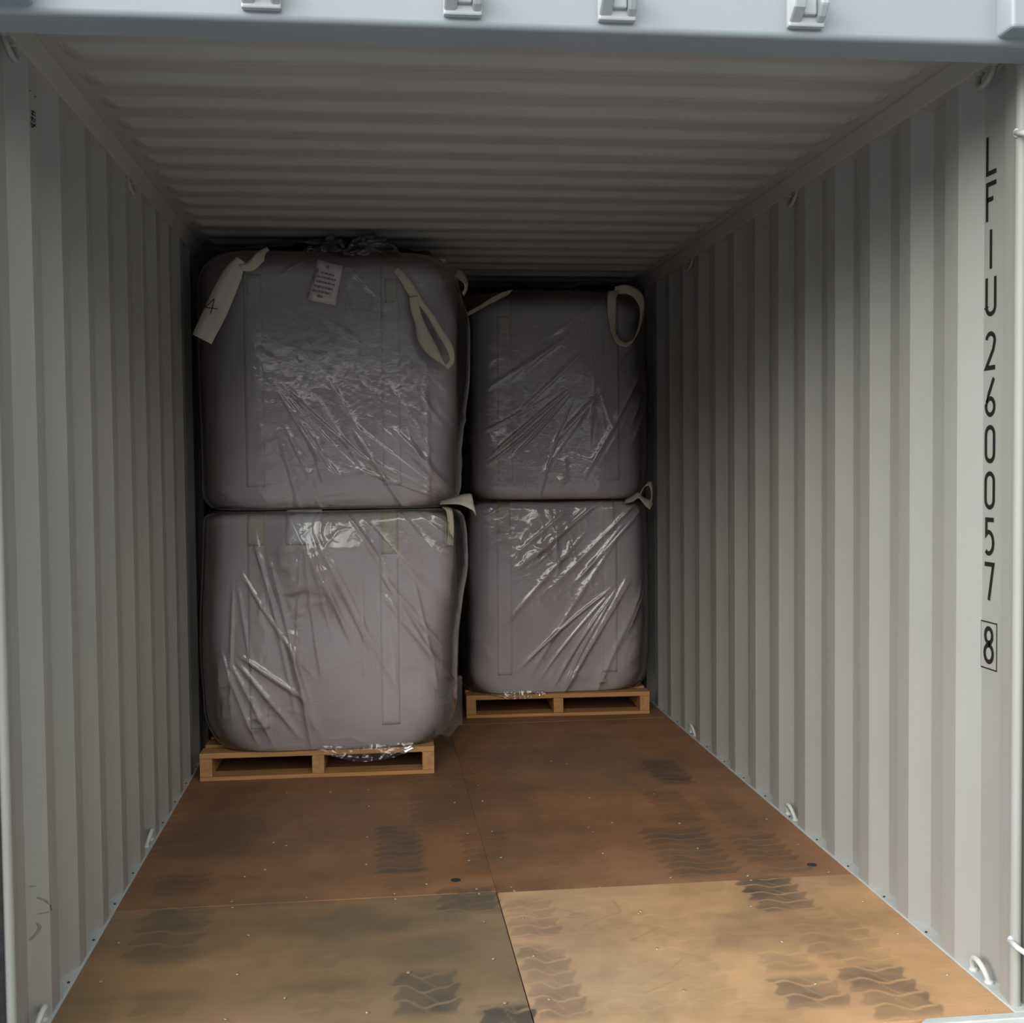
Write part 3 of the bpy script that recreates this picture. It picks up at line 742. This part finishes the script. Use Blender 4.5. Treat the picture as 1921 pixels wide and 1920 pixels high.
def under(root, *objs):
    for o in objs: o.parent = root; o.matrix_parent_inverse = root.matrix_world.inverted()

# vertical seam strips woven into the cloth
for B, root, xs in ((B1, bag1, (-.865, -.305)), (B2, bag2, (-.865, -.285)), (B3, bag3, (.315, .885)), (B4, bag4, (.33, .90))):
    for x in xs:
        under(root, patch('seam_strip', M['panel'], root, B, x-.040, x+.040, B.z0+.10, B.z1-.05, .0022, th=.0012))
# sewn loop ends
loops = [(B1, bag1, -.901, -.832, 1.011, 1.150, 'web_pale'), (B1, bag1, -.336, -.264, .966, 1.150, 'web'), (B1, bag1, -.056, -.024, .985, 1.140, 'web'),
         (B2, bag2, -.888, -.830, 2.075, 2.165, 'web_pale'), (B2, bag2, -.306, -.252, 2.050, 2.150, 'web'),
         (B3, bag3, .284, .350, .985, 1.150, 'web'), (B3, bag3, .853, .912, .965, 1.148, 'web'), (B4, bag4, .30, .36, 2.03, 2.13, 'web_pale')]
for B, root, x0, x1, z0, z1, m in loops:
    under(root, patch('loop_end', M[m], root, B, x0, x1, z0, z1, .006))

# lifting loops that hang outside the film; pixel points are placed at the real depth of the bag's front
def loop(root, m, pts, widths, label=None, sub=6):
    o = ribbon('lifting_loop', M[m], root, pts, widths, .004, sub); under(root, o)
    if label: o['label'] = label
    return o
def wv(ax, az, ay=0.0): return Vector((ax, ay, az))
fy = 2.46
# left loop with the marked tab: narrow twist at the top, broad folded tab below
P4 = [at(505,470,fy+.10), at(488,483,fy+.03), at(470,500,fy), at(452,503,fy-.015)]
loop(bag2, 'web', P4, [wv(.010,-.016), wv(.012,-.020), wv(.010,-.018), wv(.006,-.012)])
tab = loop(bag2, 'web_pale', [at(452,487,fy), at(438,512,fy-.02), at(420,550,fy-.032), at(402,590,fy-.038), at(386,622,fy-.040), at(379,637,fy-.040)],
           [wv(.016,-.012), wv(.034,-.016), wv(.041,-.019), wv(.042,-.020), wv(.040,-.020), wv(.038,-.020)], 'broad pale tab marked 4')
mb = MB()
def place4(px, py, th): return at(px, py, fy-.047)
for st in (((402,561),(385,577),(409,580)), ((402,561),(400,572),(395,589))):
    stroke_poly(mb, st, 1.5, place4)
mk = pydata('handwritten_mark', mb.v, mb.f, M['ink'], tab, solid=.0006); mk['label'] = 'handwritten 4'
# right loop: twisted strap dropping into a long teardrop
loop(bag2, 'web', [at(715,497,fy+.08), at(742,506,fy+.03), at(758,524,fy), at(775,550,fy-.02), at(787,566,fy-.028), at(806,590,fy-.03), at(824,620,fy-.034), at(842,650,fy-.036), at(848,676,fy-.036), at(838,689,fy-.034)],
     [wv(.008,.006), wv(.014,.008), wv(.018,.006), wv(.020,.006), wv(.012,.006), wv(.012,.004), wv(.014,.003), wv(.016,0), wv(.010,-.004), wv(.008,-.008)])
loop(bag2, 'web', [at(838,689,fy-.034), at(818,672,fy-.042), at(802,645,fy-.044), at(790,612,fy-.042), at(780,585,fy-.036), at(776,556,fy-.028)],
     [wv(.008,-.010), wv(.032,-.014), wv(.040,-.014), wv(.024,-.006), wv(.020,.0), wv(.019,.003)])
loop(bag2, 'bag', [at(798,545,fy+.085), at(797,520,fy+.085), at(797,502,fy+.10), at(812,492,fy+.15), at(835,492,fy+.22)], [wv(.010,0), wv(.012,0), wv(.014,.004), wv(.008,.012), wv(.004,.014)])
# loop at the far right corner of the upper bag
loop(bag2, 'web', [at(855,512,fy+.25), at(866,518,fy+.22), at(874,530,fy+.2), at(874,543,fy+.2), at(868,553,fy+.22)], [wv(.006,.022,.03), wv(.008,.026,.04), wv(.010,.014,.04), wv(.008,.004,.03), wv(.006,-.004,.03)])
# loops squeezed out between the bags
loop(bag1, 'web_pale', [at(826,944,fy+.06), at(848,940,fy-.02), at(868,938,fy-.06), at(887,944,fy-.07), at(886,957,fy-.05)],
     [wv(.004,.006,.02), wv(.006,.012,.03), wv(.004,.022,.035), wv(-.002,.034,.03), wv(-.012,.022,.03)])
loop(bag1, 'web', [at(836,952,fy+.05), at(843,960,fy+.03), at(846,990,fy+.03), at(844,1024,fy+.04)], [wv(.016,0), wv(.014,0), wv(.013,0), wv(.015,0)])
f2 = 3.52
loop(bag4, 'web', [at(1152,546,f2+.03), at(1148,560,f2-.01), at(1148,590,f2-.02), at(1151,620,f2-.03), at(1160,640,f2-.035), at(1174,647,f2-.037)],
     [wv(.030,0), wv(.024,0), wv(.023,0), wv(.016,.0,.01), wv(.010,.014,.01), wv(.0,.013,.01)])
loop(bag4, 'web', [at(1174,647,f2-.037), at(1190,636,f2-.035), at(1201,610,f2-.03), at(1205,583,f2-.02), at(1201,562,f2), at(1190,549,f2+.03), at(1172,543,f2+.05), at(1152,546,f2+.03)],
     [wv(.0,.013,.01), wv(.008,.010,.01), wv(.009,.003,.012), wv(.013,.003,.01), wv(.018,.012), wv(.016,.018), wv(.004,.024), wv(.006,.022)])
loop(bag4, 'web', [at(958,548,f2+.06), at(938,556,f2+.02), at(918,566,f2), at(900,577,f2-.01), at(880,588,f2-.02), at(868,594,f2)],
     [wv(.012,.014), wv(.012,.020), wv(.008,.018), wv(.007,.015), wv(.007,.015), wv(.006,.014)])
loop(bag3, 'web_pale', [at(1172,941,f2+.0), at(1186,936,f2-.02), at(1197,929,f2-.04), at(1205,936,f2-.05), at(1216,945,f2-.05), at(1222,950,f2-.03)],
     [wv(.006,.008,.02), wv(.006,.014,.03), wv(.006,.014,.03), wv(.010,.010,.03), wv(.018,.014,.02), wv(.014,.016,.02)])
loop(bag3, 'web_pale', [at(1200,930,f2-.02), at(1210,912,f2-.01), at(1220,908,f2-.01), at(1224,925,f2-.02), at(1222,942,f2-.02)],
     [wv(.012,.010,.02), wv(.014,.012,.02), wv(.014,.008,.02), wv(.010,0,.02), wv(.008,0,.02)])

# papers
def text_rows(name, parent, quad, rows, off, seed, m='print'):
    """short dark dashes laid out in rows on a paper quad (tl, tr, br, bl)"""
    tl, tr, br, bl = [Vector(q) for q in quad]; mb = MB(); R2 = random.Random(seed)
    for v0, u0, u1, h in rows:
        u = u0
        while u < u1:
            e = min(u1, u+R2.uniform(.05, .14))
            P = lambda a, b: (tl+(tr-tl)*a)*(1-b)+(bl+(br-bl)*a)*b+Vector((0, -off, 0))
            mb.add([P(u, v0), P(e, v0), P(e, v0+h), P(u, v0+h)], [(0,1,2,3)]); u = e+.025
    return pydata(name, mb.v, mb.f, M[m], parent)
def fr(B, px, py, off):
    y = B.cy-B.b
    for _ in range(4):
        p = at(px, py, y-off); y = float(B.front_y(p.x, p.z))
    return at(px, py, y-off)
q = [fr(B1, 538, 957, .009), fr(B1, 604, 957, .009), fr(B1, 603, 1021, .009), fr(B1, 534, 1022, .009)]
lab = patch('paper_label', M['paper'], bag1, B1, q[0].x, q[1].x, q[2].z, q[0].z, .008, .03); under(bag1, lab)
tx = text_rows('label_lettering', lab, q, [(.08,.14,.62,.05),(.16,.14,.72,.03),(.34,.10,.45,.035),(.46,.10,.60,.03),(.60,.14,.52,.03),(.72,.12,.4,.03)], .004, 2)
q = [fr(B2, 595, 487, .022), fr(B2, 643, 500, .022), fr(B2, 629, 573, .022), fr(B2, 577, 563, .022)]
v = []
for j in range(7):
    for i in range(6):
        a, b = i/5, j/6
        p = (q[0]*(1-a)+q[1]*a)*(1-b)+(q[3]*(1-a)+q[2]*a)*b; p.y -= .004*math.sin(a*3)*math.sin(b*5); v.append(p)
pouch = pydata('document_pouch', v, [(j*6+i, j*6+i+1, (j+1)*6+i+1, (j+1)*6+i) for j in range(6) for i in range(5)], M['pouch'], bag2, smooth=True, solid=.003); under(bag2, pouch)
tx = text_rows('label_lettering', pouch, q, [(.09,.40,.52,.06),(.26,.25,.75,.045),(.37,.15,.85,.045),(.49,.15,.85,.045),(.61,.12,.8,.05),(.73,.1,.75,.045),(.84,.3,.5,.05)], .007, 5, 'pouch')
tx.data.materials.clear(); tx.data.materials.append(mat('faint_label_print', (.22,.205,.20), .6, .2))

# loose film: gathered necks on top, flap at the foot
def film_sheet(name, parent, root, fnc, nu=60, nv=40, m='film'):
    v = [fnc(i/(nu-1), j/(nv-1)) for j in range(nv) for i in range(nu)]
    f = [(j*nu+i, j*nu+i+1, (j+1)*nu+i+1, (j+1)*nu+i) for j in range(nv-1) for i in range(nu-1)]
    return pydata(name, v, f, M[m], parent, smooth=True)
def nz(x, y, s): return float(fbm(np.array([x]), np.array([y]), s, 3)[0])
def top_cover(B, hgt, seed, mound):
    """film drawn over the top of the bag, bunched in the middle"""
    def fnc(u, w):
        a = 2*math.pi*u; r = 1-w
        c, s = math.cos(a), math.sin(a); k = (abs(c)**5+abs(s)**5)**(-1/5)
        rr = float(B.radius(np.array([B.z1]))[0])+.02
        x = B.cx+B.lean[0]+c*k*r*(B.a+rr); y = B.cy+s*k*r*(B.b+rr)
        z = B.z1+.004+B.dome*(1-r**1.6)*1.1+.012*(nz(x*6, y*6, seed)+1)+.010*abs(math.sin(a*11+r*3))*r
        z += mound(x, y)
        return (x, y, min(z, 2.366))
    return fnc
film_sheet('film_cover', film2, bag2, top_cover(B2, .1, 3, lambda x, y: .045*math.exp(-((x+.38)/.10)**2-((y-2.85)/.25)**2)*(1+.6*nz(x*14, y*14, 9))+.035*math.exp(-((x+.60)/.09)**2-((y-2.85)/.2)**2)*(1+.6*nz(x*14, y*14, 12))), 120, 30)
film_sheet('film_cover', film4, bag4, top_cover(B4, .1, 5, lambda x, y: .030*math.exp(-((x-.85)/.12)**2-((y-3.9)/.3)**2)), 120, 30)
def neck(x0, x1, z0, z1, y0, seed):
    def fnc(u, w):
        x = x0+(x1-x0)*u; arch = math.sin(math.pi*u)**.6
        z = z0+(z1-z0)*w*arch*(.8+.25*nz(u*4, 1.3, seed))
        y = y0+.05*nz(u*5, w*4, seed+2)+.035*nz(u*13, w*8, seed+4)+.10*w
        return (x+.02*nz(u*7, w*6, seed+6), y, z)
    return fnc
film_sheet('film_neck', film2, bag2, neck(-.66, -.42, 2.262, 2.384, 2.55, 14), m='film_bunched')
film_sheet('film_neck', film2, bag2, neck(-.47, -.24, 2.255, 2.390, 2.53, 19), m='film_bunched')
film_sheet('film_neck', film4, bag4, neck(.74, 1.06, 2.265, 2.345, 3.80, 24), m='film_bunched')
def flap(xa, xb, ztop, drop, yf, seed):
    def fnc(u, w):
        x = xa+(xb-xa)*u; d = drop*math.sin(math.pi*min(1, u*.95+.02))**.8
        return (x, yf-.012-.010*(nz(u*9, w*3, seed)+1)*w-.006*abs(math.sin(u*23)), ztop-(d+.0)*w+.01*(1-w))
    return fnc
film_sheet('film_flap', film1, bag1, flap(-.62, -.20, .135, .062, 2.448, 31), 80, 16)
film_sheet('film_flap', film3, bag3, flap(.22, .52, .135, .030, 3.518, 33), 60, 12)

film_sheet('film_flap', film1, bag1, lambda u, w: (-.115+.125*u, 2.500-.012*math.sin(u*5+w*3)+.03*u, .150+.035*u*u+.26*w*(1-.15*u)+.012*math.sin(u*9)), 24, 24)
